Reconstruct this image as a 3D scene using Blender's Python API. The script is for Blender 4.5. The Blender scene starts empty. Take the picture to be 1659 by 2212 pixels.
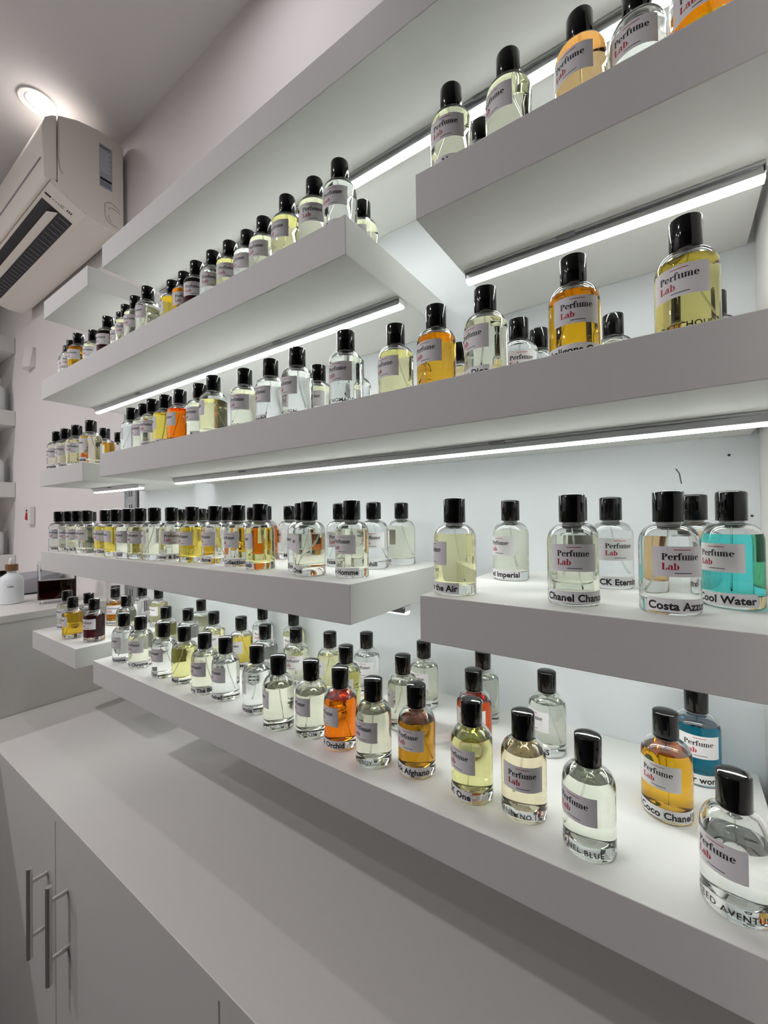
import bpy, bmesh, math, random
from mathutils import Matrix, Vector
random.seed(4)
S = bpy.context.scene
COL = S.collection
R_ = math.radians
CAMZ = 1.5
# ------------------------------------------------------------------ camera
cam = bpy.data.cameras.new('camera'); camo = bpy.data.objects.new('camera', cam); COL.objects.link(camo)
right = Vector((0.82009421, 0.57211050, -0.01162155)); up = Vector((0.01534141, -0.00168016, 0.99988090)); fwd = Vector((-0.57202283, 0.82017483, 0.01015487))
M = Matrix((right, up, -fwd)).transposed().to_4x4(); M.translation = (0, 0, CAMZ)
camo.matrix_world = M
cam.sensor_fit = 'HORIZONTAL'; cam.sensor_width = 36; cam.lens = 904.93 / 1659 * 36; cam.clip_start = .02
S.camera = camo
# ------------------------------------------------------------------ world, light levels, exposure
W = bpy.data.worlds.new('world'); S.world = W; W.use_nodes = True
W.node_tree.nodes['Background'].inputs[0].default_value = (.9, .93, 1, 1)
W.node_tree.nodes['Background'].inputs[1].default_value = .05
LED_POWER = 13.5
LED_COLOR = (.95, 1, .965)
SPOT_POWER = 26.0       # the downlight above the air conditioner
WALL_POWER = 108.0      # the downlight above the topmost shelf
ROOM_POWER = 640.0      # unseen lamps added over the aisle to brighten the far end
SPOT_COLOR = (1, .965, 1.0)
S.view_settings.view_transform = 'Standard'; S.view_settings.look = 'None'; S.view_settings.gamma = 1
S.view_settings.use_curve_mapping = False
S.view_settings.exposure = 1.1
cy = S.cycles
cy.max_bounces = 16; cy.transmission_bounces = 15; cy.glossy_bounces = 4; cy.diffuse_bounces = 4; cy.transparent_max_bounces = 12
cy.caustics_refractive = True; cy.caustics_reflective = False; cy.blur_glossy = .6; cy.sample_clamp_indirect = 6
cy.use_denoising = True; cy.use_adaptive_sampling = True; cy.adaptive_threshold = .025

# ------------------------------------------------------------------ materials
def nodes(name):
    m = bpy.data.materials.new(name); m.use_nodes = True
    nt = m.node_tree; return m, nt, nt.nodes['Principled BSDF']
def mat(name, c, rough=.5, metal=0, noise=0, nscale=60, bump=0, spec=.5, coat=0):
    m, nt, b = nodes(name)
    b.inputs['Base Color'].default_value = (*c, 1); b.inputs['Roughness'].default_value = rough
    b.inputs['Metallic'].default_value = metal; b.inputs['Specular IOR Level'].default_value = spec
    b.inputs['Coat Weight'].default_value = coat
    if noise or bump:
        tc = nt.nodes.new('ShaderNodeTexCoord'); n = nt.nodes.new('ShaderNodeTexNoise')
        n.inputs['Scale'].default_value = nscale; n.inputs['Detail'].default_value = 4
        nt.links.new(tc.outputs['Object'], n.inputs['Vector'])
        if noise:
            mx = nt.nodes.new('ShaderNodeMix'); mx.data_type = 'RGBA'
            mx.inputs[6].default_value = (*[v * (1 - noise) for v in c], 1)
            mx.inputs[7].default_value = (*[min(1, v * (1 + noise)) for v in c], 1)
            nt.links.new(n.outputs['Fac'], mx.inputs[0]); nt.links.new(mx.outputs[2], b.inputs['Base Color'])
        if bump:
            bp = nt.nodes.new('ShaderNodeBump'); bp.inputs['Strength'].default_value = bump; bp.inputs['Distance'].default_value = .001
            nt.links.new(n.outputs['Fac'], bp.inputs['Height']); nt.links.new(bp.outputs[0], b.inputs['Normal'])
    return m
def glass(name, c, ior, rough=0):
    m = bpy.data.materials.new(name); m.use_nodes = True; nt = m.node_tree; nt.nodes.clear()
    o = nt.nodes.new('ShaderNodeOutputMaterial'); g = nt.nodes.new('ShaderNodeBsdfGlass')
    g.inputs['Color'].default_value = (*c, 1); g.inputs['IOR'].default_value = ior; g.inputs['Roughness'].default_value = rough
    nt.links.new(g.outputs[0], o.inputs[0]); return m
def emit(name, c, s):
    m = bpy.data.materials.new(name); m.use_nodes = True; nt = m.node_tree; nt.nodes.clear()
    o = nt.nodes.new('ShaderNodeOutputMaterial'); g = nt.nodes.new('ShaderNodeEmission')
    g.inputs['Color'].default_value = (*c, 1); g.inputs['Strength'].default_value = s
    nt.links.new(g.outputs[0], o.inputs[0]); return m
MT = dict(
    wall=mat('painted_wall', (.82, .79, .775), .8, noise=.015, nscale=9, bump=.15),
    ceiling=mat('painted_ceiling', (.80, .78, .775), .85, noise=.012, nscale=6),
    floor=mat('floor_tile', (.09, .088, .085), .5, noise=.05, nscale=4),
    shelf=mat('white_laminate_shelf', (.76, .755, .73), .52, noise=.02, nscale=160, bump=.04, spec=.3),
    panel=mat('white_back_board', (.79, .815, .845), .5, noise=.02, nscale=14),
    counter=mat('white_laminate_counter', (.76, .745, .71), .42, noise=.02, nscale=180, bump=.04),
    door=mat('white_cabinet_door', (.76, .745, .71), .45, noise=.02, nscale=120),
    darkplinth=mat('dark_plinth', (.06, .06, .06), .8),  # dark colour of the recessed plinths
    alu=mat('brushed_aluminium', (.62, .63, .65), .35, 1, noise=.05, nscale=300),
    steel=mat('satin_steel', (.80, .78, .76), .42, 1, noise=.04, nscale=200),
    led=emit('led_diffuser', LED_COLOR, LED_POWER),
    bulb=emit('downlight_lamp', SPOT_COLOR, SPOT_POWER),
    wallbulb=emit('shelf_downlight_lamp', SPOT_COLOR, WALL_POWER),
    ledside=emit('led_diffuser_side', LED_COLOR, 1.6),
    roombulb=emit('added_aisle_lamp', SPOT_COLOR, ROOM_POWER),
    dim=mat('darkened_wall', (.13, .128, .125), .7, noise=.1, nscale=5),  # for the two unseen walls, darkened so they bounce less light
    blackcap=mat('glossy_black_cap', (.003, .003, .003), .10, coat=.2, spec=.4),
    collar=mat('clear_collar', (.75, .76, .76), .25, spec=.7),
    paper=mat('label_paper', (.87, .845, .855), .6, noise=.02, nscale=400),
    strip=mat('name_strip_paper', (.88, .87, .88), .55),
    ink=mat('black_ink', (.012, .012, .014), .5),
    red=mat('red_ink', (.50, .012, .03), .5),
    tube=glass('dip_tube', (.93, .94, .93), 1.25, .05),
    glass=glass('bottle_glass', (.985, .99, .985), 1.45),
    frost=mat('frosted_glass', (.82, .85, .87), .5, spec=.6),
    ac=mat('cream_plastic', (.89, .83, .745), .42, noise=.01, nscale=30),
    acdark=mat('dark_plastic', (.02, .02, .022), .5),
    greyplastic=mat('grey_plastic', (.33, .33, .36), .45),
    pale=mat('white_plastic', (.80, .79, .77), .4),
    brown=mat('bamboo_collar', (.22, .10, .035), .5, noise=.2, nscale=50),
    greylabel=mat('grey_sticker', (.42, .44, .50), .5),
)
LIQ = {  # colour of the liquid seen through two faces, and words for it
    'clear': ((.965, .975, .97), 'colourless'), 'pale': ((.94, .94, .80), 'pale yellow'), 'pale2': ((.93, .945, .86), 'pale green'),
    'straw': ((.90, .87, .54), 'straw yellow'), 'lime': ((.88, .86, .42), 'yellow green'), 'yellow': ((.86, .68, .13), 'bright yellow'),
    'amberyellow': ((.88, .56, .05), 'golden'), 'amber': ((.86, .48, .02), 'amber'), 'amberorange': ((.88, .50, .05), 'honey'),
    'brownamber': ((.62, .30, .02), 'dark amber'), 'olive': ((.68, .60, .22), 'olive gold'), 'orange': ((.92, .22, .01), 'orange'), 'redorange': ((.75, .10, .01), 'red'), 'peach': ((.96, .86, .64), 'peach'),
    'peachorange': ((.94, .66, .34), 'apricot'), 'dark': ((.05, .008, .012), 'dark plum'), 'teal': ((.12, .80, .80), 'turquoise'), 'bluedeep': ((.01, .36, .52), 'deep blue')}
LM = {k: glass('perfume_' + k, tuple(x ** .5 for x in v[0]), .95) for k, v in LIQ.items()}

# ------------------------------------------------------------------ helpers
def link(name, bm, m, parent=None, loc=None, smooth=False, keep=False):
    me = bpy.data.meshes.new(name)
    if not keep: bmesh.ops.recalc_face_normals(bm, faces=bm.faces)
    if smooth:
        for f in bm.faces: f.smooth = True
    bm.to_mesh(me); bm.free()
    for x in (m if isinstance(m, (list, tuple)) else [m]): me.materials.append(x)
    if smooth == 'auto': me.set_sharp_from_angle(angle=R_(40))
    o = bpy.data.objects.new(name, me); COL.objects.link(o)
    if parent: o.parent = parent
    if loc is not None: o.location = loc
    return o
def tag(o, label=None, cat=None, group=None, kind=None):
    if label: o['label'] = label
    if cat: o['category'] = cat
    if group: o['group'] = group
    if kind: o['kind'] = kind
    return o
def empty(name, loc, label=None, cat=None, group=None, rz=0):
    o = bpy.data.objects.new(name, None); o.empty_display_size = .02; o.location = loc; o.rotation_euler = (0, 0, rz)
    COL.objects.link(o); return tag(o, label, cat, group)
def bx(bm, x0, x1, y0, y1, z0, z1, bev=0, mi=0):
    r = bmesh.ops.create_cube(bm, size=1, matrix=Matrix.Translation(((x0 + x1) / 2, (y0 + y1) / 2, (z0 + z1) / 2)) @ Matrix.Diagonal((x1 - x0, y1 - y0, z1 - z0, 1)))
    fs = set(f for v in r['verts'] for f in v.link_faces)
    for f in fs: f.material_index = mi
    if bev:
        es = set(e for v in r['verts'] for e in v.link_edges)
        bmesh.ops.bevel(bm, geom=list(es), offset=bev, segments=2, affect='EDGES', profile=.5)
    return bm
def box(*a, **k):
    return bx(bmesh.new(), *a, **k)
def lathe(bm, prof, seg=40, close=False, mi=0, flip=False):
    rings = []
    for r, z in prof:
        if r < 1e-6: rings.append([bm.verts.new((0, 0, z))])
        else: rings.append([bm.verts.new((r * math.cos(2 * math.pi * i / seg), r * math.sin(2 * math.pi * i / seg), z)) for i in range(seg)])
    for a, b in zip(rings, rings[1:]):
        for i in range(seg):
            j = (i + 1) % seg
            if len(a) == 1 and len(b) == 1: continue
            if len(a) == 1: v = (a[0], b[j], b[i])
            elif len(b) == 1: v = (a[i], a[j], b[0])
            else: v = (a[i], a[j], b[j], b[i])
            if flip: v = v[::-1]
            f = bm.faces.new(v); f.material_index = mi
    return bm
def prism(bm, poly, axis, a, b, mi=0):
    """poly: 2D points; axis 'x': points are (y,z)"""
    def P(u, v, t): return {'x': (t, u, v), 'y': (u, t, v), 'z': (u, v, t)}[axis]
    A = [bm.verts.new(P(u, v, a)) for u, v in poly]; B = [bm.verts.new(P(u, v, b)) for u, v in poly]
    n = len(poly); fs = [bm.faces.new(A), bm.faces.new(B[::-1])]
    for i in range(n): fs.append(bm.faces.new((A[i], B[i], B[(i + 1) % n], A[(i + 1) % n])))
    for f in fs: f.material_index = mi
    return bm
def tube(bm, pts, r, seg=8, mi=0):
    pts = [Vector(p) for p in pts]; rings = []
    for i, p in enumerate(pts):
        d = (pts[min(i + 1, len(pts) - 1)] - pts[max(i - 1, 0)]).normalized()
        u = d.orthogonal().normalized() if i == 0 else (u - d * u.dot(d)).normalized()
        w = d.cross(u)
        rings.append([bm.verts.new(p + (u * math.cos(2 * math.pi * k / seg) + w * math.sin(2 * math.pi * k / seg)) * r) for k in range(seg)])
    for a, b in zip(rings, rings[1:]):
        for k in range(seg): bm.faces.new((a[k], a[(k + 1) % seg], b[(k + 1) % seg], b[k])).material_index = mi
    bm.faces.new(rings[0][::-1]).material_index = mi; bm.faces.new(rings[-1]).material_index = mi
    return bm
def text_mesh(txt, size, bold=0, spacing=1.0):
    cu = bpy.data.curves.new('t', 'FONT'); cu.body = txt; cu.size = size; cu.offset = bold; cu.space_character = spacing; cu.resolution_u = 3
    o = bpy.data.objects.new('t', cu); COL.objects.link(o)
    dg = bpy.context.evaluated_depsgraph_get(); me = bpy.data.meshes.new_from_object(o.evaluated_get(dg))
    bpy.data.objects.remove(o); bpy.data.curves.remove(cu)
    bm = bmesh.new(); bm.from_mesh(me); bpy.data.meshes.remove(me)
    return bm
def extent(bm):
    xs = [v.co.x for v in bm.verts]; return (min(xs), max(xs)) if xs else (0, 0)
def merge(dst, src, fn, mi=0):
    mp = {v: dst.verts.new(fn(v.co)) for v in src.verts}
    for f in src.faces:
        try: g = dst.faces.new([mp[v] for v in f.verts]); g.material_index = mi
        except ValueError: pass
    src.free()
def slice_x(bm, step):
    a, b = extent(bm); x = a + step
    while x < b:
        bmesh.ops.bisect_plane(bm, geom=bm.verts[:] + bm.edges[:] + bm.faces[:], plane_co=(x, 0, 0), plane_no=(1, 0, 0)); x += step

# ------------------------------------------------------------------ the setting
YF, YB = .42, .710                                  # shelf front and back board
def Z(h): return CAMZ + h
CEIL = Z(1.41); ROOM = dict(x0=-3.22, x1=2.6, y0=-3.4, y1=.724)
tag(link('floor', box(-3.3, 2.7, -3.5, .8, -.1, 0), MT['floor']), 'grey floor of the shop', kind='structure')
tag(link('ceiling', box(-3.3, 2.7, -3.5, .8, CEIL, CEIL + .1), MT['ceiling']), 'white painted ceiling', kind='structure')
tag(link('wall_back', box(-3.3, 2.7, ROOM['y1'], .85, 0, CEIL), MT['wall']), 'white painted wall behind the shelves', kind='structure')
tag(link('wall_left', box(-3.35, ROOM['x0'], -3.5, .8, 0, CEIL), MT['wall']), 'white painted wall at the far end', kind='structure')
tag(link('wall_right', box(ROOM['x1'], 2.7, -3.5, .8, 0, CEIL), MT['dim']), 'unseen wall, darkened to cut bounced light', kind='structure')
tag(link('wall_front', box(-3.3, 2.7, -3.5, ROOM['y0'], 0, CEIL), MT['dim']), 'unseen wall, darkened to cut bounced light', kind='structure')
tag(link('wall_niche', box(.088, .108, .36, ROOM['y1'], Z(-.61), CEIL), MT['wall']), 'white side wall closing the shelf bay', kind='structure')

t = empty('back_board', (-.72, .72, Z(0)), 'white back board behind the long shelves with a small crack near its right end', 'panel')
link('board', box(-1.535 + .72, .0879 + .72, -.010, .0035, -.60, .66), MT['panel'], t)
bm = bmesh.new()
tube(bm, [(.72 + x, -.0102, z) for x, z in ((.0002, .0615), (.0045, .0545), (.0055, .047), (.0065, .040))], .0006, 5)
link('crack', bm, MT['ink'], t)
bm = bmesh.new()
for x, z in ((.0795, .104), (.0795, -.005), (.058, .075)):
    bmesh.ops.create_uvsphere(bm, u_segments=8, v_segments=6, radius=.0016, matrix=Matrix.Translation((.72 + x, -.0102, z)))
link('screw_hole', bm, MT['ink'], t)
t = empty('shelf_upright', (-1.583, .715, Z(-.6)), 'grey slotted metal upright beside the white back board', 'shelf upright')
link('channel', bx(box(-.031, .031, -.012, -.004, 0, 1.25, bev=.001), -.031, -.024, -.02, -.004, 0, 1.25), MT['alu'], t)
bm = bmesh.new()
for k in range(24):
    bx(bm, .006, .010, -.0128, -.0118, .03 + k * .05, .052 + k * .05); bx(bm, -.010, -.006, -.0128, -.0118, .03 + k * .05, .052 + k * .05)
link('slot', bm, MT['acdark'], t)

SHELF = {  # x0, x1, top, thickness, label
    'B0': (-1.079, .080, .6334, .0529, 'long empty topmost white shelf just under the ceiling'),
    'B1': (-1.476, -.349, .3962, .0530, 'long white floating shelf second from the top, its square end left of the gap'),
    'C1': (-.243, .080, .3968, .0529, 'near white shelf second from the top, right of the gap, cut by the upper edge'),
    'B2': (-1.095, .080, .1521, .0529, 'long white middle shelf, third from the top, running past the right edge'),
    'B3': (-1.486, -.348, -.0878, .0530, 'long white shelf at eye level packed with a dense row of bottles'),
    'C2': (-.244, .080, -.0915, .0529, 'near white shelf at eye level carrying the turquoise bottle'),
    'B4': (-1.138, .080, -.3337, .0529, 'long lowest white shelf just above the worktop'),
    'A1': (-1.456, -1.160, .6165, .0490, 'short white shelf right under the air conditioner'),
    'A2': (-1.493, -1.195, .1420, .0460, 'short white shelf in the middle at the far end, LED bar below'),
    'A3': (-1.560, -1.242, -.3250, .0500, 'short lowest white shelf at the far end with the dark plum bottle'),
}
for k, (x0, x1, z, th, lab) in SHELF.items():
    s = link('floating_shelf', box(0, x1 - x0, 0, YB - YF - .0005, -th, 0, bev=.0008), MT['shelf'], loc=(x0, YF, Z(z)))
    tag(s, lab, 'shelf', 'white floating shelves')
LEDS = {
    'B0': 'LED bar glowing under the topmost shelf', 'B1': 'long LED bar glowing under the second shelf, left of the gap', 'C1': 'LED bar glowing under the near upper shelf, above the amber bottle',
    'B2': 'longest LED bar, glowing under the middle shelf', 'B3': 'LED bar under the eye level shelf, only its lit end tip showing', 'C2': 'LED bar hidden under the near eye level shelf',
    'A1': 'short LED bar under the shelf below the air conditioner', 'A2': 'short LED bar glowing under the short middle shelf'}
for k, lab in LEDS.items():
    x0, x1, z, th, _ = SHELF[k]
    if k == 'B2': x0 = -1.02
    if k != 'B3': x0, x1 = x0 + .004, x1 - .003
    z -= th; L = x1 - x0
    t = empty('led_bar', (x0, .560, Z(z)), lab, 'LED light bar', 'LED light bars under the shelves')
    bm = box(0, L, -.0085, -.0070, -.0105, -.0004); bx(bm, 0, L, .0070, .0085, -.0105, -.0004); bx(bm, 0, L, -.0070, .0070, -.0020, -.0004)
    bx(bm, 0, L, -.0125, -.0085, -.0030, -.0004)
    link('housing', bm, MT['alu'], t)
    bm = prism(bmesh.new(), [(-.0068, -.0085), (-.0068, -.0118), (-.0045, -.0135), (.0045, -.0135), (.0068, -.0118), (.0068, -.0085)], 'x', -.0006, L + .0006)
    bm.normal_update(); bmesh.ops.recalc_face_normals(bm, faces=bm.faces)
    for f in bm.faces:
        if f.normal.z > -.5: f.material_index = 1
    link('diffuser', bm, [MT['led'], MT['ledside']], t)
    bm = box(-.001, .001, -.0085, .0085, -.0084, -.0004); bx(bm, L - .001, L + .001, -.0085, .0085, -.0084, -.0004)
    link('end_cap', bm, MT['collar'], t)
    for q in ([.25, .75] if L > .5 else [.42]):
        link('mounting_clip', box(q * L - .011, q * L + .011, -.0135, .0095, -.0040, -.0003, bev=.0004), MT['greyplastic'], t)

# worktop, cabinets
tag(link('worktop', box(-1.742, .70, .332, YB - .001, Z(-.642), Z(-.620), bev=.0012), MT['counter']), 'long white laminate worktop below the shelves', 'worktop')
t = empty('end_counter', (-2.48, .1, 0), 'raised white counter across the far end carrying the decanter and dropper bottle', 'counter')
link('carcass', box(-.738, .736, -1.2, .6235, .10, Z(-.324)), MT['door'], t)
link('plinth', box(-.738, .69, -1.2, .6235, 0, .10), MT['darkplinth'], t)
link('countertop', box(-.738, .739, -1.2, .6235, Z(-.3235), Z(-.3), bev=.0012), MT['counter'], t)
for ci, (xs, lab) in enumerate((((-1.722, -1.120, -.520), 'white base cabinet with two doors and a pair of steel bar handles'), ((-.520, .080, .68), 'white base cabinet under the near half of the worktop'))):
    t = empty('base_cabinet', (xs[1], .5, 0), lab, 'cabinet', 'white base cabinets under the worktop')
    X = xs[1]
    link('body', box(xs[0] - X, xs[2] - X, -.138, .2, .10, Z(-.6425)), MT['door'], t)
    link('plinth', box(xs[0] - X, xs[2] - X, -.10, .2, 0, .10), MT['darkplinth'], t)
    for d in (0, 1):
        a, b = xs[d] - X + .0015, xs[d + 1] - X - .0015
        dr = link('door', box(a, b, -.160, -.1385, .105, Z(-.6445), bev=.0010), MT['door'], t)
        hx = {(0, 0): -1.168, (0, 1): -1.052, (1, 0): .035, (1, 1): .125}[ci, d] - X
        hz = (-.758, -.952) if d == 0 else (-.741, -.938)
        bm = tube(bmesh.new(), [(hx, -.192, Z(hz[0])), (hx, -.192, Z(hz[1]))], .006, 16)
        for q in (-.031, -.148):
            tube(bm, [(hx, -.192, Z(hz[0] + q)), (hx, -.1603, Z(hz[0] + q))], .0050, 12)
        link('handle', bm, MT['steel'], dr, smooth='auto')['label'] = 'satin steel bar handle'
tag(link('dark_box', box(.02, .10, .40, .52, Z(-.6195), Z(-.585), bev=.004), MT['acdark']), 'dark box on the worktop under the lowest shelf', 'box')  # plain box in place of an unidentified dark item

# ------------------------------------------------------------------ downlights
def downlight(x, y, lab, group=None, lamp='bulb'):
    t = empty('downlight', (x, y, CEIL), lab, 'ceiling light', group)
    bm = lathe(bmesh.new(), [(.0365, .0), (.0385, -.004), (.0395, -.0046), (.047, -.0030), (.0495, -.0056), (.0525, -.0056), (.054, -.0002)], 48)
    link('trim_ring', bm, MT['pale'], t, smooth=True)
    link('reflector', lathe(bmesh.new(), [(.0362, -.0012), (.030, -.0006)], 48), MT['alu'], t)
    link('lamp', lathe(bmesh.new(), [(.030, -.0009), (.024, -.0013), (.012, -.0016), (0, -.0017)], 40), MT[lamp], t, smooth=True)
downlight(-1.742, .487, 'round recessed downlight glowing in the ceiling above the air conditioner', 'recessed ceiling downlights')
downlight(-.70, .36, 'round recessed downlight above the near end of the topmost shelf, out of view', 'recessed ceiling downlights', 'wallbulb')
for x, y in ((-2.75, -1.05), (-1.35, -.80), (-2.75, -2.2), (-1.85, -2.2)):
    downlight(x, y, 'round downlight added over the aisle for its light, out of view', 'recessed ceiling downlights', 'roombulb')

# ------------------------------------------------------------------ air conditioner
XR, XL = -1.640, -2.685
ac = empty('air_conditioner', (XR, .712, Z(1.04)), 'cream wall air conditioner with open louvre high on the far wall', 'air conditioner')
def A(y, z): return (y - .712, z - 1.04)
prof = [A(*p) for p in ((.711, 1.352), (.700, 1.362), (.669, 1.366), (.627, 1.366), (.567, 1.353), (.512, 1.327), (.512, 1.100), (.540, 1.069), (.573, 1.053), (.632, 1.038), (.685, 1.040), (.705, 1.052), (.711, 1.072))]
L = XR - XL
o = link('casing', prism(bmesh.new(), prof, 'x', -L, 0), MT['ac'], ac, smooth='auto')
m = o.modifiers.new('b', 'BEVEL'); m.width = .005; m.segments = 3; m.limit_method = 'ANGLE'; m.angle_limit = R_(50)
prof = [A(*p) for p in ((.5105, 1.3255), (.496, 1.317), (.478, 1.298), (.470, 1.262), (.473, 1.180), (.475, 1.105), (.484, 1.096), (.5105, 1.1105))]
o = link('front_cover', prism(bmesh.new(), prof, 'x', -L, -.004), MT['ac'], ac, smooth='auto')
m = o.modifiers.new('b', 'BEVEL'); m.width = .004; m.segments = 3; m.limit_method = 'ANGLE'; m.angle_limit = R_(50)
bm = box(-L + .02, -.022, *[q - .712 for q in (.4700, .4745)], 1.168 - 1.04, 1.1705 - 1.04)
link('cover_groove', bm, MT['greyplastic'], ac)
# underside: a sloping lower face with the outlet; local frame u along x, v from the front lip to the rear, n outward
P0 = Vector((0, *A(.486, 1.094))); P1 = Vector((0, *A(.592, 1.0445))); dv = (P1 - P0).normalized(); nn = Vector((0, dv.z, -dv.y))
if nn.z > 0: nn = -nn
def U(x, v, n=0): return Vector((x, 0, 0)) + P0 + dv * v + nn * n
def slab(bm, x0, x1, v0, v1, n0, n1, mi=0):
    c = [bm.verts.new(U(x, v, n)) for x in (x0, x1) for v in (v0, v1) for n in (n0, n1)]
    for q in ((0, 1, 3, 2), (4, 6, 7, 5), (0, 4, 5, 1), (2, 3, 7, 6), (0, 2, 6, 4), (1, 5, 7, 3)): bm.faces.new([c[i] for i in q]).material_index = mi
    return bm
bm = slab(bmesh.new(), -L + .004, -.004, .004, .117, -.02, .0005)
link('lower_front', bm, MT['ac'], ac)
link('air_outlet', slab(bmesh.new(), -L + .09, -.098, .012, .108, -.001, .0012), MT['acdark'], ac)
bm = bmesh.new()
c = [bm.verts.new(U(x, v, n)) for x, v, n in ((-.105, .060, .004), (-.105, .064, .001), (-L + .10, .064, .001), (-L + .10, .060, .004), (-.120, .040, .0155), (-.120, .044, .0125), (-L + .115, .044, .0125), (-L + .115, .040, .0155))]
for q in ((0, 1, 2, 3), (4, 7, 6, 5), (0, 4, 5, 1), (1, 5, 6, 2), (2, 6, 7, 3), (3, 7, 4, 0)): bm.faces.new([c[i] for i in q])
link('louvre', bm, MT['ac'], ac)
bm = bmesh.new()
for k in range(26): slab(bm, -.118 - k * .033, -.116 - k * .033, .070, .104, .0012, .0035)
link('vane', bm, MT['greyplastic'], ac)
bm = slab(bmesh.new(), -.068, -.058, .010, .028, .0006, .0012)
for k in range(3): slab(bm, -.064, -.061, .034 + k * .008, .038 + k * .008, .0006, .0012)
for k in range(3): slab(bm, -.064, -.052, .076 + k * .006, .079 + k * .006, .0006, .0012)
slab(bm, -.067, -.065, .056, .068, .0006, .0011); slab(bm, -.057, -.055, .056, .068, .0006, .0011)
link('display', bm, MT['acdark'], ac)
# rating sticker on the end face
bm = box(.0002, .0012, *[q - .712 for q in (.632, .672)], 1.172 - 1.04, 1.322 - 1.04)
def yz(bmd, txt, size, y, z, bold=0, mi=1):
    s = text_mesh(txt, size, bold); merge(bmd, s, lambda c: Vector((.0014, y - .712 + c.x, z - 1.04 + c.y)), mi)
yz(bm, 'DAIKIN', .0082, .6375, 1.3105, .0003)
bx(bm, .0012, .0015, .634 - .712, .6365 - .712, 1.3105 - 1.04, 1.3165 - 1.04, mi=1)
for k in range(14):
    bx(bm, .0012, .0015, .634 - .712, (.668 - .004 * (k % 3)) - .712, 1.300 - k * .0056 - 1.04, 1.3014 - k * .0056 - 1.04, mi=2)
bx(bm, .0012, .0015, .634 - .712, .670 - .712, 1.196 - 1.04, 1.205 - 1.04, mi=1)
for k in range(4): bx(bm, .0012, .0015, .634 - .712, .668 - .712, 1.190 - k * .004 - 1.04, 1.1912 - k * .004 - 1.04, mi=1)
link('rating_sticker', bm, [MT['greylabel'], MT['ink'], MT['paper']], ac)['label'] = 'grey rating sticker on the end face'
def arc(cy, cz, ry, rz, a0, a1, n=14): return [(.0004, cy + ry * math.cos(R_(a0 + (a1 - a0) * i / n)) - .712, cz + rz * math.sin(R_(a0 + (a1 - a0) * i / n)) - 1.04) for i in range(n + 1)]
bm = bmesh.new()
tube(bm, [(.0004, .698 - .712, 1.118 - 1.04)] + arc(.668, 1.112, .020, .018, 75, 180) + arc(.672, 1.085, .024, .030, 180, 250) + [(.0004, .690 - .712, 1.052 - 1.04)], .0009, 6)
tube(bm, [(.0004, .698 - .712, 1.108 - 1.04)] + arc(.675, 1.104, .014, .010, 80, 190), .0009, 6)
tube(bm, arc(.678, 1.082, .018, .022, 180, 240), .0009, 6)
link('knockout_line', bm, MT['greyplastic'], ac)
bm = tube(bmesh.new(), [(.0004, *A(y, z)) for y, z in ((.512, 1.3235), (.511, 1.25), (.512, 1.19), (.516, 1.152), (.524, 1.140))], .0011, 6)
link('cover_seam', bm, MT['greyplastic'], ac)

# ------------------------------------------------------------------ things at the far end
# wedge-shaped box and switch on the wall
bm = prism(bmesh.new(), [(-2.735, .700), (-2.690, .684), (-2.640, .703), (-2.632, .723), (-2.735, .723)], 'z', Z(.772), Z(.868))
for v in bm.verts:
    if v.co.z > Z(.8) and v.co.y < .71: v.co.y += .010; v.co.x += .012
t = empty('wall_box', (-2.68, .723, Z(.77)), 'small white wedge shaped box high on the wall at the far end', 'wall box')
bmesh.ops.translate(bm, verts=bm.verts, vec=(2.68, -.723, -Z(.77)))
link('housing', bm, MT['pale'], t, smooth='auto')
bm = bmesh.new()
for x, y, z in ((-.046, -.0225, .03), (-.030, -.029, .03)): bmesh.ops.create_uvsphere(bm, u_segments=8, v_segments=6, radius=.002, matrix=Matrix.Translation((x, y, z)))
link('screw', bm, MT['greyplastic'], t)
t = empty('wall_switch', (-2.682, .723, Z(-.02)), 'white wall switch with a red rocker', 'switch')
link('plate', box(-.040, .042, -.0215, 0, .0, .090, bev=.003), MT['pale'], t)
link('neon', box(-.012, .004, -.0228, -.0214, .064, .074), MT['ink'], t)
bm = prism(bmesh.new(), [(-.016, .026), (.010, .022), (.006, .060), (-.002, .060)], 'y', -.0262, -.0214)
link('rocker', bm, MT['red'], t)['label'] = 'red rocker'
# shelves on the far wall
JZ = {}
for n, (zt, th) in enumerate(((.996, .083), (.596, .080), (.207, .080), (-.186, .080))):
    s = link('far_shelf', box(0, .27, -1.0, 0, -th, 0, bev=.001), MT['shelf'], loc=(-3.2195, .7225, Z(zt)))
    tag(s, ('topmost', 'second highest', 'third highest', 'lowest')[n] + ' white shelf on the far wall, cut by the left edge', 'shelf', 'thick white shelves on the far wall')
def jar(x, y, z, r, h, lab, txt):
    t = empty('storage_jar', (x, y, z), lab, 'jar', 'white storage jars on the far wall shelves', rz=R_(72))
    link('body', lathe(bmesh.new(), [(0, 0), (r * .95, 0), (r, .004), (r, h * .80), (r * .93, h * .90), (r * .70, h * .965), (r * .62, h), (r * .62, h + .006), (0, h + .006)], 40), MT['frost'], t, smooth='auto')
    link('lid', lathe(bmesh.new(), [(0, h + .0065), (r * .70, h + .0065), (r * .70, h + .036), (r * .62, h + .040), (0, h + .040)], 40), MT['pale'], t, smooth='auto')
    bm = bmesh.new()
    for s, zz in txt:
        b = text_mesh(s, .034, .0008, 1.05); slice_x(b, .004); a0, a1 = extent(b); c0 = (a0 + a1) / 2
        merge(bm, b, lambda c: Vector(((r + .0006) * math.sin((c.x - c0) / r), -(r + .0006) * math.cos((c.x - c0) / r), zz + c.y)))
    if txt: link('lettering', bm, MT['ink'], t, keep=True)
    else: bm.free()
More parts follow.
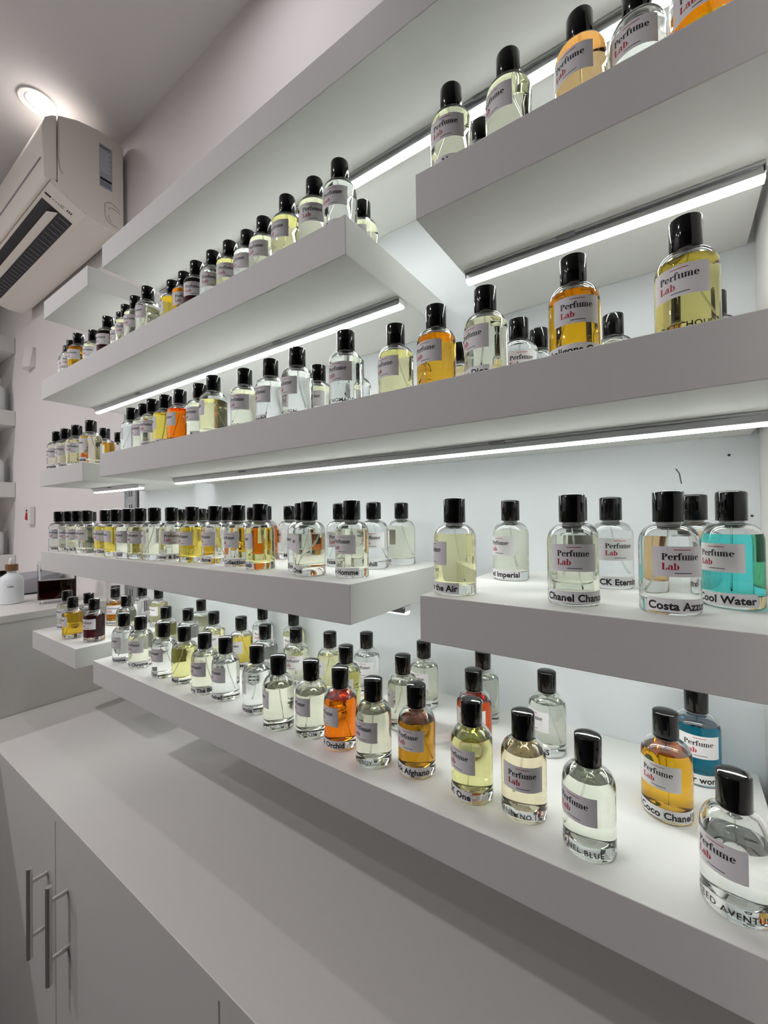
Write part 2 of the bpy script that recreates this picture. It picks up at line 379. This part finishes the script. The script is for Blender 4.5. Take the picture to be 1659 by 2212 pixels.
jar(-3.035, .640, Z(.5963), .060, .145, 'white lettered storage jar on the second highest far shelf', [('LIKE', .082), ('L', .048)])
jar(-3.045, .640, Z(.2073), .058, .135, 'plain white storage jar on the third highest far shelf', [])
jar(-3.06, .640, Z(-.1857), .058, .135, 'plain white storage jar on the lowest far shelf', [])

# decanter
t = empty('decanter', (-1.872, .578, Z(-.2998)), 'square glass decanter half full of dark red liquid on the raised counter', 'decanter', rz=R_(70))
def sbox(bm, hx, hy, z0, z1, r=.006, flip=False, mi=0):
    pts = []
    for cx, cy_, a0 in ((hx - r, hy - r, 0), (-hx + r, hy - r, 90), (-hx + r, -hy + r, 180), (hx - r, -hy + r, 270)):
        for k in range(4): a = R_(a0 + k * 30); pts.append((cx + r * math.cos(a), cy_ + r * math.sin(a)))
    b2 = bmesh.new(); prism(b2, pts, 'z', z0, z1); bmesh.ops.recalc_face_normals(b2, faces=b2.faces)
    if flip: bmesh.ops.reverse_faces(b2, faces=b2.faces)
    merge(bm, b2, lambda c: c.copy(), mi); return bm
bm = sbox(bmesh.new(),   .056, .030, 0, .148, .008); sbox(bm, .050, .0245, .082, .142, .005, flip=True)
link('glass_body', bm, MT['glass'], t, keep=True, smooth='auto')
wine = glass('dark_red_liquid', (.14, .004, .008), .95)
link('liquid', sbox(bmesh.new(), .050, .0245, .014, .0815, .005), wine, t, smooth='auto')
bm = lathe(bmesh.new(), [(0, .1483), (.016, .1483), (.016, .165), (0, .165)], 24); link('stopper', bm, MT['blackcap'], t, smooth='auto')
# dropper bottle
t = empty('dropper_bottle', (-1.985, .475, Z(-.2998)), 'frosted glass dropper bottle with brown collar and white bulb on the raised counter', 'bottle', rz=R_(72))
link('glass_body', lathe(bmesh.new(), [(0, 0), (.031, 0), (.0345, .003), (.0345, .082), (.031, .095), (.020, .105), (.0135, .109), (.0125, .118), (0, .118)], 40), MT['frost'], t, smooth='auto')
link('collar', lathe(bmesh.new(), [(0, .1182), (.0185, .1182), (.0185, .140), (.017, .141), (0, .141)], 32), MT['brown'], t, smooth='auto')
link('rubber_bulb', lathe(bmesh.new(), [(0, .1412), (.0085, .1412), (.0085, .152), (.007, .160), (.004, .1645), (0, .1655)], 24), MT['pale'], t, smooth='auto')
b = text_mesh('N42', .010, .0001); a0, a1 = extent(b); bm = bmesh.new(); slice_x(b, .003)
merge(bm, b, lambda c: Vector((.0348 * math.sin((c.x - a1 / 2) / .0345), -.0348 * math.cos((c.x - a1 / 2) / .0345), .060 + c.y)))
link('lettering', bm, MT['ink'], t, keep=True)
# grey round device
t = empty('grey_drum', (-2.27, .585, Z(-.2998)), 'squat grey drum with a black foot ring behind the dropper bottle', 'container')
bm = lathe(bmesh.new(), [(0, .0062), (.118, .0062), (.121, .010), (.121, .060), (.117, .066), (0, .068)], 56)
for v in bm.verts:
    if v.co.z > .03: v.co.z += .12 * (v.co.y) * .8
link('shell', bm, MT['greyplastic'], t, smooth='auto')
link('foot_ring', lathe(bmesh.new(), [(0, 0), (.117, 0), (.117, .006), (0, .006)], 56), MT['acdark'], t, smooth='auto')
tag(link('brown_box', box(-.03, .03, -.04, .04, 0, .075, bev=.001), MT['brown'], loc=(-2.33, .385, Z(-.2998))), 'small brown box at the left edge behind the dropper bottle', 'box')
b = [(-1.640 + .006 * i, .7215 - .004 * abs(math.sin(i)), Z(-.185 - .013 * i + .0012 * i * i)) for i in range(7)]
tag(link('thin_cable', tube(bmesh.new(), b, .0009, 5), MT['greyplastic']), 'thin grey cable on the wall beside the metal upright', 'cable')

# ------------------------------------------------------------------ serif lettering of the brand label
def ring(cx, cy, ox, oy, ix, iy, a0, a1, n=18, tip=0):
    out = []
    P = lambda a, rx, ry: (cx + rx * math.cos(R_(a)), cy + ry * math.sin(R_(a)))
    for k in range(n):
        u, v = a0 + (a1 - a0) * k / n, a0 + (a1 - a0) * (k + 1) / n
        out.append([P(u, ox, oy), P(v, ox, oy), P(v, ix, iy), P(u, ix, iy)])
    return out
def rc(x0, y0, x1, y1): return [[(x0, y0), (x1, y0), (x1, y1), (x0, y1)]]
def dot(cx, cy, r): return [[(cx + r * math.cos(a * math.pi / 5), cy + r * math.sin(a * math.pi / 5)) for a in range(10)]]
GL = {
    'P': (1.16, rc(.16, 0, .50, 1.42) + rc(.02, 0, .66, .07) + rc(.02, 1.35, .55, 1.42) + ring(.50, 1.03, .62, .39, .24, .32, -90, 90)),
    'e': (.98, ring(.48, .5, .46, .52, .14, .45, 0, 322, 26) + rc(.30, .50, .93, .57)),
    'r': (.80, rc(.12, 0, .42, 1.0) + rc(0, 0, .58, .06) + rc(0, .94, .42, 1.0) + ring(.66, .62, .28, .38, .20, .26, 60, 180, 8) + dot(.70, .84, .155)),
    'f': (.70, rc(.14, 0, .44, 1.15) + rc(0, 0, .60, .06) + rc(0, .93, .66, 1.0) + ring(.52, 1.12, .38, .38, .08, .30, 55, 180, 10) + dot(.68, 1.33, .135)),
    'u': (1.14, rc(.12, .25, .42, 1.0) + rc(0, .94, .42, 1.0) + ring(.42, .26, .30, .28, .02, .18, 180, 300, 10) + rc(.70, 0, 1.0, 1.0) + rc(.58, .94, 1.0, 1.0) + rc(.70, 0, 1.12, .06)),
    'm': (1.66, rc(.12, 0, .40, 1.0) + rc(0, .94, .40, 1.0) + rc(0, 0, .52, .06) + rc(.64, 0, .92, .76) + rc(.54, 0, 1.04, .06) + rc(1.16, 0, 1.44, .76) + rc(1.06, 0, 1.58, .06)
          + ring(.62, .74, .30, .28, .10, .18, 0, 150, 9) + ring(1.14, .74, .30, .28, .10, .18, 0, 150, 9)),
    'L': (1.12, rc(.16, 0, .50, 1.42) + rc(.02, 1.35, .66, 1.42) + rc(.02, 0, 1.02, .07) + [[(.72, .05), (1.02, .0), (1.05, .50), (.99, .50)]]),
    'a': (1.04, rc(.58, .08, .88, .74) + ring(.56, .72, .32, .30, .04, .22, 0, 150, 9) + dot(.26, .76, .135) + ring(.44, .28, .40, .30, .12, .22, 60, 320, 14) + ring(.98, .14, .40, .16, .12, .10, 180, 290, 6)),
    'b': (1.08, rc(.12, 0, .42, 1.42) + rc(0, 1.36, .42, 1.42) + ring(.52, .5, .50, .52, .18, .44, -145, 145, 20)),
}
BR = .0246
def brand_mesh():
    R = BR + .0004; bm = bmesh.new(); n = 24; half = R_(53)
    z0, z1 = .0345, .0615
    g = [[bm.verts.new((R * math.sin(a), -R * math.cos(a), z)) for z in (z0, z1)] for a in [(-half + 2 * half * i / n) for i in range(n + 1)]]
    for a, b in zip(g, g[1:]): bm.faces.new((a[0], b[0], b[1], a[1]))
    R2 = R + .00012
    def put(polys, ox, oz, s, mi):
        for p in polys:
            vs = [bm.verts.new((R2 * math.sin((ox + x * s) / R), -R2 * math.cos((ox + x * s) / R), oz + y * s)) for x, y in p]
            try: bm.faces.new(vs).material_index = mi
            except ValueError: pass
    s = .00425
    def word(w, ox, oz, mi):
        for ch in w:
            adv, polys = GL[ch]; put(polys, ox, oz, s, mi); ox += (adv - .02) * s
        return ox
    x0 = -.0158
    word('Perfume', x0, .0494, 1); word('Lab', x0, .0408, 2)
    def bar(x0, x1, z, mi):
        for k in range(8):
            a, b = x0 + (x1 - x0) * k / 8, x0 + (x1 - x0) * (k + 1) / 8
            put([[(a, z - .0003), (b, z - .0003), (b, z + .0003), (a, z + .0003)]], 0, 0, 1, mi)
    bar(-.0065, .0075, .0585, 2); bar(-.006, .008, .0378, 1)
    me = bpy.data.meshes.new('brand_label'); bm.normal_update()
    for f in bm.faces:
        c = f.calc_center_median()
        if f.normal.x * c.x + f.normal.y * c.y < 0: f.normal_flip()
    bm.to_mesh(me); bm.free()
    for k in ('paper', 'ink', 'red'): me.materials.append(MT[k])
    return me
BRAND = brand_mesh()
def name_mesh(txt, st, anc):
    if st == 'W': b = text_mesh(txt, .0100, .00032, 1.03); zt = .0052
    else: b = text_mesh(txt, .0074, .00012, 1.12); zt = .0060
    R = BR + .0003; slice_x(b, .0015); a0, a1 = extent(b)
    m = .0016; off = -a1 if anc == 'R' else -a0
    bm = bmesh.new()
    if st == 'W':
        x0, x1 = a0 + off - m, a1 + off + m; n = max(3, int((x1 - x0) / .0022))
        if x1 - x0 > 2 * math.pi * R * .9: x0 = x1 - 2 * math.pi * R * .9
        g = [[bm.verts.new((R * math.sin(x / R), -R * math.cos(x / R), z)) for z in (.0028, .0150)] for x in [x0 + (x1 - x0) * i / n for i in range(n + 1)]]
        for p, q in zip(g, g[1:]): bm.faces.new((p[0], q[0], q[1], p[1]))
    R2 = R + .00012
    merge(bm, b, lambda c: Vector((R2 * math.sin((c.x + off) / R), -R2 * math.cos((c.x + off) / R), zt + c.y)), 1)
    bm.normal_update()
    for f in bm.faces:
        c = f.calc_center_median()
        if f.normal.x * c.x + f.normal.y * c.y < 0: f.normal_flip()
    me = bpy.data.meshes.new('name_label'); bm.to_mesh(me); bm.free()
    me.materials.append(MT['strip']); me.materials.append(MT['ink']); return me

# ------------------------------------------------------------------ one bottle of each fill, shared meshes
def shoulder(r, zs, zt, rn, n=9):
    return [(rn + (r - rn) * math.cos(R_(90 * i / n)) ** .85, zs + (zt - zs) * math.sin(R_(90 * i / n)) ** .95) for i in range(n + 1)]
def inner_r(z):  # radius of the cavity at height z
    r, zs, zt, rn = BR - .0022, .0635, .0785, .0068
    if z <= zs: return r
    best = None
    pts = shoulder(r, zs, zt, rn, 40)
    for (ra, za), (rb, zb) in zip(pts, pts[1:]):
        if za <= z <= zb: return ra + (rb - ra) * (z - za) / (zb - za + 1e-9)
    return rn
def shape_mesh(name, build, mats, sm=True):
    bm = bmesh.new(); build(bm)
    for f in bm.faces: f.smooth = True
    me = bpy.data.meshes.new(name); bm.to_mesh(me); bm.free()
    me.set_sharp_from_angle(angle=R_(45))
    for q in mats: me.materials.append(q)
    return me
_G = {}
def bottle_meshes(fill):
    key = round(fill, 2)
    if key in _G: return _G[key]
    lvl = .0125 + .064 * key
    cav = [(a, b) for a, b in [(inner_r(lvl + (.0785 - lvl) * i / 12), lvl + (.0785 - lvl) * i / 12) for i in range(13)]]
    def G(bm):
        lathe(bm, [(0, .0012), (BR * .72, .0008), (BR - .003, 0), (BR - .0012, .0004), (BR, .0022)] + [(BR, z) for z in (.02, .04)] + shoulder(BR, .0625, .0808, .0088) + [(.0088, .0836), (0, .0836)], 48)
        bmesh.ops.recalc_face_normals(bm, faces=bm.faces)
        lathe(bm, [(0, lvl)] + cav + [(.0060, .0820), (0, .0822)], 48, flip=True)
    g = shape_mesh('glass_body', G, [MT['glass']])
    def Lq(bm):
        pr = [(0, .0108), (.012, .0112), (.0185, .0120), (BR - .0034, .0134), (BR - .0022, .0165)]
        z = .0635
        if lvl > z: pr += [(BR - .0022, .0635)] + [(inner_r(z + (lvl - z) * i / 8), z + (lvl - z) * i / 8) for i in range(1, 9)]
        else: pr += [(BR - .0022, lvl)]
        pr[-1] = (pr[-1][0] - .00002, lvl - .00005)
        lathe(bm, pr + [(0, lvl - .00005)], 48); bmesh.ops.recalc_face_normals(bm, faces=bm.faces)
    _G[key] = (g, Lq); return _G[key]
CAP = shape_mesh('cap', lambda bm: lathe(bm, [(0, .0840), (.0110, .0840), (.0123, .0830), (.0127, .0836), (.0127, .1100), (.0124, .1108), (.0112, .1115), (.0080, .1121), (.0040, .1125), (0, .1126)], 40), [MT['blackcap']])
NECK = shape_mesh('pump_collar', lambda bm: lathe(bm, [(.0090, .0810), (.0098, .0812), (.0098, .0829), (.0090, .0829)], 32), [MT['collar']])
TUBES = []
for q in range(4):
    bm = bmesh.new(); a = q * 1.6 + .4
    tube(bm, [(.016 * math.cos(a) * (1 - k / 8) ** 1.6, .016 * math.sin(a) * (1 - k / 8) ** 1.6, .0165 + .063 * k / 8) for k in range(9)], .0007, 6)
    for f in bm.faces: f.smooth = True
    me = bpy.data.meshes.new('dip_tube'); bm.to_mesh(me); bm.free(); me.materials.append(MT['tube']); TUBES.append(me)
_L = {}
def liquid(fill, col):
    k = (round(fill, 2), col)
    if k not in _L: _L[k] = shape_mesh('liquid', bottle_meshes(fill)[1], [LM[col]])
    return _L[k]
def child(name, me, parent, rz=0):
    o = bpy.data.objects.new(name, me); o.parent = parent; o.rotation_euler = (0, 0, rz); COL.objects.link(o); return o
SN = {'B1': 'upper far shelf', 'C1': 'upper near shelf', 'A2': 'short middle shelf', 'B2': 'long middle shelf', 'B3': 'eye-level far shelf', 'C2': 'eye-level near shelf', 'A3': 'short lowest shelf', 'B4': 'long lowest shelf'}
ORD = 'first second third fourth fifth sixth seventh eighth ninth tenth eleventh twelfth thirteenth fourteenth fifteenth sixteenth seventeenth eighteenth nineteenth twentieth twenty-first twenty-second'.split()
cnt = {}
BOTTLES = [
    ('A2', -1.4591, 0.4515, 'pale', 0.9, 22.8, 'Leauthentic', 'W', ('R', 70.8)),
    ('A2', -1.3955, 0.4515, 'pale', 0.9, 27.1, 'Tous', 'W', ('R', 75.1)),
    ('A2', -1.3335, 0.5625, 'orange', 0.6, -52.9, '', 'W', None),
    ('A2', -1.3203, 0.4515, 'straw', 0.9, 46.1, 'AUSTRAL', 'C', ('R', 94.1)),
    ('A2', -1.3042, 0.5126, 'amber', 0.9, 13.5, '', 'W', None),
    ('A2', -1.2291, 0.4515, 'pale', 0.9, -5.2, 'Irresistible', 'W', ('R', 42.8)),
    ('A3', -1.5133, 0.4906, 'pale', 0.9, 2.0, 'Velvet', 'W', ('R', 50.0)),
    ('A3', -1.4869, 0.6132, 'amber', 0.9, 7.6, '', 'W', None),
    ('A3', -1.4354, 0.5913, 'amberorange', 0.85, 52.6, 'Allure Homme', 'W', ('R', 102.6)),
    ('A3', -1.407, 0.5089, 'clear', 0.9, 250.1, '', 'W', None),
    ('A3', -1.3854, 0.6492, 'clear', 0.9, -25.1, '', 'W', None),
    ('A3', -1.3751, 0.459, 'amberyellow', 0.9, -11.5, 'NUIT', 'C', ('R', 36.5)),
    ('A3', -1.2987, 0.6553, 'straw', 0.9, 5.2, 'Clean', 'W', ('R', 73.2)),
    ('A3', -1.291, 0.4799, 'dark', 0.9, 23.6, 'ABSOLUT', 'C', ('R', 79.6)),
    ('A3', -1.2684, 0.55, 'pale', 0.9, 246.6, '', 'W', None),
    ('B1', -1.4516, 0.4761, 'clear', 0.9, 51.8, '', 'W', None),
    ('B1', -1.4019, 0.4684, 'clear', 0.9, 51.5, '', 'W', None),
    ('B1', -1.3346, 0.4615, 'amber', 0.9, 25.9, 'Paris', 'W', ('R', 73.9)),
    ('B1', -1.2798, 0.4777, 'pale', 0.9, 29.5, '', 'W', None),
    ('B1', -1.1649, 0.4666, 'dark', 0.9, 20.2, '', 'W', None),
    ('B1', -1.1158, 0.4776, 'pale', 0.9, 16.8, '', 'W', None),
    ('B1', -1.0666, 0.4675, 'pale', 0.9, 46.3, '', 'W', None),
    ('B1', -1.0081, 0.4618, 'pale', 0.9, 30.4, '', 'W', None),
    ('B1', -0.9455, 0.4579, 'pale', 0.75, 2.2, 'Rash Vetiver', 'W', ('R', 50.2)),
    ('B1', -0.8791, 0.4778, 'yellow', 0.9, -38.5, '', 'W', None),
    ('B1', -0.8286, 0.4754, 'amber', 0.9, 50.2, '', 'W', None),
    ('B1', -0.7748, 0.4697, 'dark', 0.9, 40.8, '', 'W', None),
    ('B1', -0.7198, 0.4701, 'clear', 0.6, 41.8, '', 'W', None),
    ('B1', -0.6693, 0.4717, 'straw', 0.9, 39.8, '', 'W', None),
    ('B1', -0.619, 0.4732, 'clear', 0.9, 2.6, '', 'W', None),
    ('B1', -0.5691, 0.4682, 'pale', 0.9, 12.6, '', 'W', None),
    ('B1', -0.501, 0.4583, 'straw', 0.9, -1.4, 'Moon Dust', 'W', ('R', 46.6)),
    ('B1', -0.4417, 0.4589, 'pale', 0.9, 35.9, 'Neroli', 'W', ('R', 83.9)),
    ('B1', -0.41, 0.5374, 'pale', 0.9, -2.7, '', 'W', None),
    ('B1', -0.3897, 0.457, 'clear', 0.9, 12.5, 'Wood Sage', 'W', ('R', 30.5)),
    ('B2', -1.0615, 0.4761, 'clear', 0.9, -34.2, '', 'W', None),
    ('B2', -1.0018, 0.4758, 'pale', 0.9, 4.6, '', 'W', None),
    ('B2', -0.9483, 0.4683, 'pale', 0.9, 25.7, 'William', 'W', ('R', 73.7)),
    ('B2', -0.8948, 0.4688, 'yellow', 0.9, -37.6, 'Warm Vanilla', 'W', ('R', 77.4)),
    ('B2', -0.8348, 0.4673, 'orange', 0.9, -11.2, 'POURPRE', 'C', ('R', 55.8)),
    ('B2', -0.7666, 0.4695, 'pale', 0.9, 8.5, 'Port', 'W', ('R', 56.5)),
    ('B2', -0.7028, 0.4574, 'straw', 0.8, -35.1, '', 'W', None),
    ('B2', -0.6268, 0.4701, 'pale', 0.9, 15.1, 'MISS DIOR', 'C', ('R', 63.1)),
    ('B2', -0.5543, 0.4672, 'clear', 0.9, -5.1, 'Sandal', 'W', ('R', 29.9)),
    ('B2', -0.5087, 0.5343, 'pale', 0.9, 13.6, '', 'W', None),
    ('B2', -0.484, 0.4611, 'clear', 0.9, -8.6, 'ONE MILLION', 'C', ('R', 41.4)),
    ('B2', -0.4402, 0.5546, 'clear', 0.9, -51.6, '', 'W', None),
    ('B2', -0.384, 0.46, 'clear', 0.9, 5.8, 'OMBRE NOMADE', 'C', ('R', 64.8)),
    ('B2', -0.3153, 0.4852, 'straw', 0.9, -12.0, '', 'W', None),
    ('B2', -0.2704, 0.597, 'peach', 0.9, -55.6, '', 'W', None),
    ('B2', -0.2456, 0.472, 'amberorange', 0.9, -10.5, '', 'W', None),
    ('B2', -0.1794, 0.4687, 'pale', 0.9, -24.1, 'Miss Dior', 'W', ('R', 25.9)),
    ('B2', -0.1714, 0.5696, 'clear', 0.9, 24.8, '', 'W', None),
    ('B2', -0.1576, 0.6179, 'clear', 0.9, -45.7, '', 'W', None),
    ('B2', -0.0837, 0.4665, 'amber', 0.9, 17.2, 'Penhaligons Cairo', 'W', ('R', 90.2)),
    ('B2', -0.0654, 0.6321, 'pale', 0.9, -54.1, '', 'W', None),
    ('B2', 0.0107, 0.4658, 'olive', 0.9, -14.3, 'PATCHOULI', 'C', ('R', 50.7)),
    ('B2', 0.0405, 0.6418, 'amber', 0.9, -93.6, '', 'W', None),
    ('B3', -1.4629, 0.5376, 'pale', 0.9, 19.8, '', 'W', None),
    ('B3', -1.4629, 0.6174, 'pale', 0.9, 57.1, '', 'W', None),
    ('B3', -1.4615, 0.4554, 'clear', 0.9, 42.7, 'Unique', 'W', ('R', 90.7)),
    ('B3', -1.4117, 0.4623, 'pale', 0.9, 46.9, 'Rosa', 'W', ('R', 94.9)),
    ('B3', -1.3527, 0.462, 'pale', 0.9, 33.1, 'My Way le Sel', 'W', ('R', 81.1)),
    ('B3', -1.285, 0.462, 'pale', 0.9, 20.2, 'SCENTED', 'C', ('R', 68.2)),
    ('B3', -1.1926, 0.4695, 'yellow', 0.9, 23.5, 'Wood Oud', 'W', ('R', 66.5)),
    ('B3', -1.1063, 0.4582, 'yellow', 0.9, -10.5, 'PINK OF OUD', 'C', ('R', 37.5)),
    ('B3', -1.0707, 0.672, 'straw', 0.9, -12.1, '', 'W', None),
    ('B3', -1.063, 0.5964, 'clear', 0.9, 0.7, '', 'W', None),
    ('B3', -1.0315, 0.4526, 'pale', 0.9, 6.3, 'Good Girl', 'W', ('R', 36.3)),
    ('B3', -0.9787, 0.4543, 'straw', 0.9, 20.1, 'GOLDEN DUST', 'C', ('R', 68.1)),
    ('B3', -0.9733, 0.5964, 'yellow', 0.9, -11.5, '', 'W', None),
    ('B3', -0.9289, 0.4608, 'pale', 0.9, -31.4, 'INSOLENT HEIT', 'C', ('R', 43.6)),
    ('B3', -0.88, 0.4724, 'pale', 0.9, 61.8, 'Forever & Ever', 'W', ('R', 111.8)),
    ('B3', -0.8165, 0.63, 'amber', 0.9, -7.7, '', 'W', None),
    ('B3', -0.8097, 0.5586, 'amber', 0.9, -4.6, '', 'W', None),
    ('B3', -0.8064, 0.475, 'yellow', 0.9, 7.5, 'NOIR DE FUME', 'C', ('R', 54.5)),
    ('B3', -0.7412, 0.4839, 'clear', 0.9, 1.9, 'Inflame', 'W', ('R', 36.9)),
    ('B3', -0.7066, 0.5783, 'orange', 0.9, -9.3, '', 'W', None),
    ('B3', -0.6809, 0.6215, 'clear', 0.9, -32.4, 'Moon', 'W', ('R', 72.6)),
    ('B3', -0.6618, 0.4791, 'clear', 0.9, 4.1, 'Terra Collection', 'W', ('R', 84.1)),
    ('B3', -0.5907, 0.472, 'lime', 0.9, -32.6, 'Elie Saab', 'W', ('R', 16.4)),
    ('B3', -0.5127, 0.4964, 'clear', 0.9, -34.1, 'Dior', 'W', ('R', 15.9)),
    ('B3', -0.4982, 0.5748, 'clear', 0.9, 28.9, 'Rose', 'W', ('R', 20.9)),
    ('B3', -0.4615, 0.461, 'pale', 0.78, -45.0, 'The One', 'W', ('R', 17.0)),
    ('B3', -0.426, 0.5793, 'clear', 0.9, 27.3, 'Dunhill', 'W', ('R', 48.3)),
    ('B3', -0.4125, 0.6467, 'pale', 0.9, -82.5, 'Intenso', 'W', ('R', -17.5)),
    ('B3', -0.3929, 0.4799, 'pale', 0.9, -1.7, 'Dior Homme', 'W', ('R', 59.3)),
    ('B4', -1.0754, 0.4617, 'clear', 0.9, -2.2, 'Homme', 'W', ('R', 71.8)),
    ('B4', -1.0693, 0.6541, 'pale', 0.9, 238.5, '', 'W', None),
    ('B4', -1.0637, 0.5547, 'lime', 0.9, 242.5, '', 'W', None),
    ('B4', -1.0091, 0.4682, 'pale', 0.9, 25.1, 'Azzaro Chrome', 'W', ('R', 98.1)),
    ('B4', -0.9916, 0.5718, 'clear', 0.9, 240.0, '', 'W', None),
    ('B4', -0.9073, 0.5871, 'straw', 0.9, 32.1, '', 'W', None),
    ('B4', -0.904, 0.4678, 'clear', 0.9, 2.6, 'Acqua di Gio', 'W', ('R', 27.6)),
    ('B4', -0.8433, 0.6788, 'clear', 0.9, 39.2, '', 'W', None),
    ('B4', -0.8372, 0.4746, 'lime', 0.9, -69.5, 'Men', 'W', ('R', 30.5)),
    ('B4', -0.8079, 0.5906, 'yellow', 0.9, 6.8, '- Mes', 'W', ('R', 83.8)),
    ('B4', -0.7555, 0.4693, 'pale', 0.9, 8.2, 'Curry The Beat', 'W', ('R', 108.2)),
    ('B4', -0.7349, 0.6804, 'straw', 0.9, 32.2, '', 'W', None),
    ('B4', -0.7054, 0.574, 'clear', 0.9, 230.9, '', 'W', None),
    ('B4', -0.6955, 0.4739, 'clear', 0.86, 0.7, 'Bombshell', 'W', ('R', 41.7)),
    ('B4', -0.6324, 0.5918, 'pale', 0.9, 24.9, 'WORKS', 'W', ('R', 46.9)),
    ('B4', -0.6041, 0.4734, 'clear', 0.9, -48.1, 'Omnia', 'W', ('R', 31.9)),
    ('B4', -0.5532, 0.6055, 'straw', 0.9, -35.6, '', 'W', None),
    ('B4', -0.5311, 0.4581, 'pale', 0.82, -40.8, 'CARAT', 'C', ('R', 24.2)),
    ('B4', -0.4913, 0.6408, 'clear', 0.9, 16.5, 'Franck', 'W', ('R', 7.5)),
    ('B4', -0.4716, 0.5562, 'lime', 0.9, 15.3, '', 'W', None),
    ('B4', -0.4697, 0.4702, 'pale', 0.8, -13.0, 'SAFRON', 'C', ('R', 60.0)),
    ('B4', -0.4114, 0.4717, 'orange', 0.9, -19.9, 'Black Orchid', 'W', ('R', 52.1)),
    ('B4', -0.3719, 0.6518, 'pale', 0.9, -6.3, 'Women', 'W', ('R', 54.7)),
    ('B4', -0.3631, 0.5683, 'pale', 0.9, -57.4, 'MOON', 'C', ('R', -2.4)),
    ('B4', -0.3456, 0.4646, 'pale', 0.9, -5.4, 'BADIBOY', 'C', ('R', 31.6)),
    ('B4', -0.286, 0.4796, 'brownamber', 0.85, -0.2, 'Black Afghano', 'W', ('R', 68.8)),
    ('B4', -0.2644, 0.6582, 'pale2', 0.9, -38.1, '', 'W', None),
    ('B4', -0.2435, 0.5706, 'redorange', 0.9, 8.1, '', 'W', None),
    ('B4', -0.2066, 0.4755, 'lime', 0.9, -21.5, 'CK One', 'W', ('R', 18.5)),
    ('B4', -0.1547, 0.6213, 'pale2', 0.9, -35.0, "ANTONIA'S", 'W', ('R', 19.0)),
    ('B4', -0.146, 0.4793, 'peach', 0.9, 12.9, 'CHANEL NO.19', 'C', ('R', 57.9)),
    ('B4', -0.0769, 0.465, 'pale2', 0.93, -26.6, 'CHANEL BLUE', 'C', ('R', 39.4)),
    ('B4', -0.0135, 0.5671, 'amber', 0.9, -19.6, 'Coco Chanel', 'W', ('L', -65.6)),
    ('B4', 0.0169, 0.6623, 'bluedeep', 0.9, 3.5, 'Water for women', 'W', ('R', 73.5)),
    ('B4', 0.0368, 0.4648, 'clear', 0.72, -38.5, 'CREED AVENTUS', 'C', ('R', 50.5)),
    ('C1', -0.2136, 0.4561, 'pale', 0.9, 7.1, 'Rose Noir', 'W', ('R', 45.1)),
    ('C1', -0.201, 0.5188, 'pale', 0.9, -38.8, '', 'W', None),
    ('C1', -0.1456, 0.4593, 'pale', 0.9, -27.4, 'De Bachmakov', 'C', ('R', 20.6)),
    ('C1', -0.0737, 0.4662, 'peachorange', 0.95, -17.0, '', 'W', None),
    ('C1', -0.0242, 0.4751, 'clear', 0.55, -9.1, 'Mauro Erba Pura', 'W', ('R', 47.9)),
    ('C1', 0.0258, 0.4702, 'amber', 0.62, -5.1, '', 'W', None),
    ('C2', -0.216, 0.4556, 'straw', 0.9, -49.6, 'In the Air', 'W', ('R', 31.4)),
    ('C2', -0.1951, 0.596, 'pale', 0.9, -23.9, 'Creed Imperial', 'W', ('R', 45.1)),
    ('C2', -0.0996, 0.546, 'clear', 0.9, -119.7, '', 'W', None),
    ('C2', -0.089, 0.4689, 'pale', 0.9, 12.7, 'Chanel Chance', 'W', ('L', -53.3)),
    ('C2', -0.0679, 0.5964, 'clear', 0.9, 27.5, 'CK Eternity', 'W', ('L', -24.5)),
    ('C2', -0.0063, 0.4753, 'clear', 0.9, 23.8, 'Costa Azzurra', 'W', ('L', -39.2)),
    ('C2', 0.0166, 0.5964, 'peachorange', 0.9, -121.6, '', 'W', None),
    ('C2', 0.0445, 0.5337, 'teal', 0.9, -35.8, 'Cool Water', 'W', ('L', -80.8)),
]
for i, (sh, x, y, col, fill, rot, txt, st, anc) in enumerate(BOTTLES):
    row = 'front' if y < 1.25 * .42 else 'back'
    k = cnt[(sh, row)] = cnt.get((sh, row), 0) + 1
    b = empty('perfume_bottle', (x, y, Z(SHELF[sh][2]) + .0002), f"{LIQ[col][1]} perfume bottle, {row} row of the {SN[sh]}, {ORD[k - 1]} from its far end", 'perfume bottle', f'perfume bottles on the {SN[sh]}', rz=R_(rot))
    child('glass_body', bottle_meshes(fill)[0], b); child('liquid', liquid(fill, col), b)
    child('cap', CAP, b); child('pump_collar', NECK, b); child('dip_tube', TUBES[i % 4], b)
    child('brand_label', BRAND, b)
    if txt: child('name_label', name_mesh(txt, st, anc[0]), b, R_(anc[1] - rot))
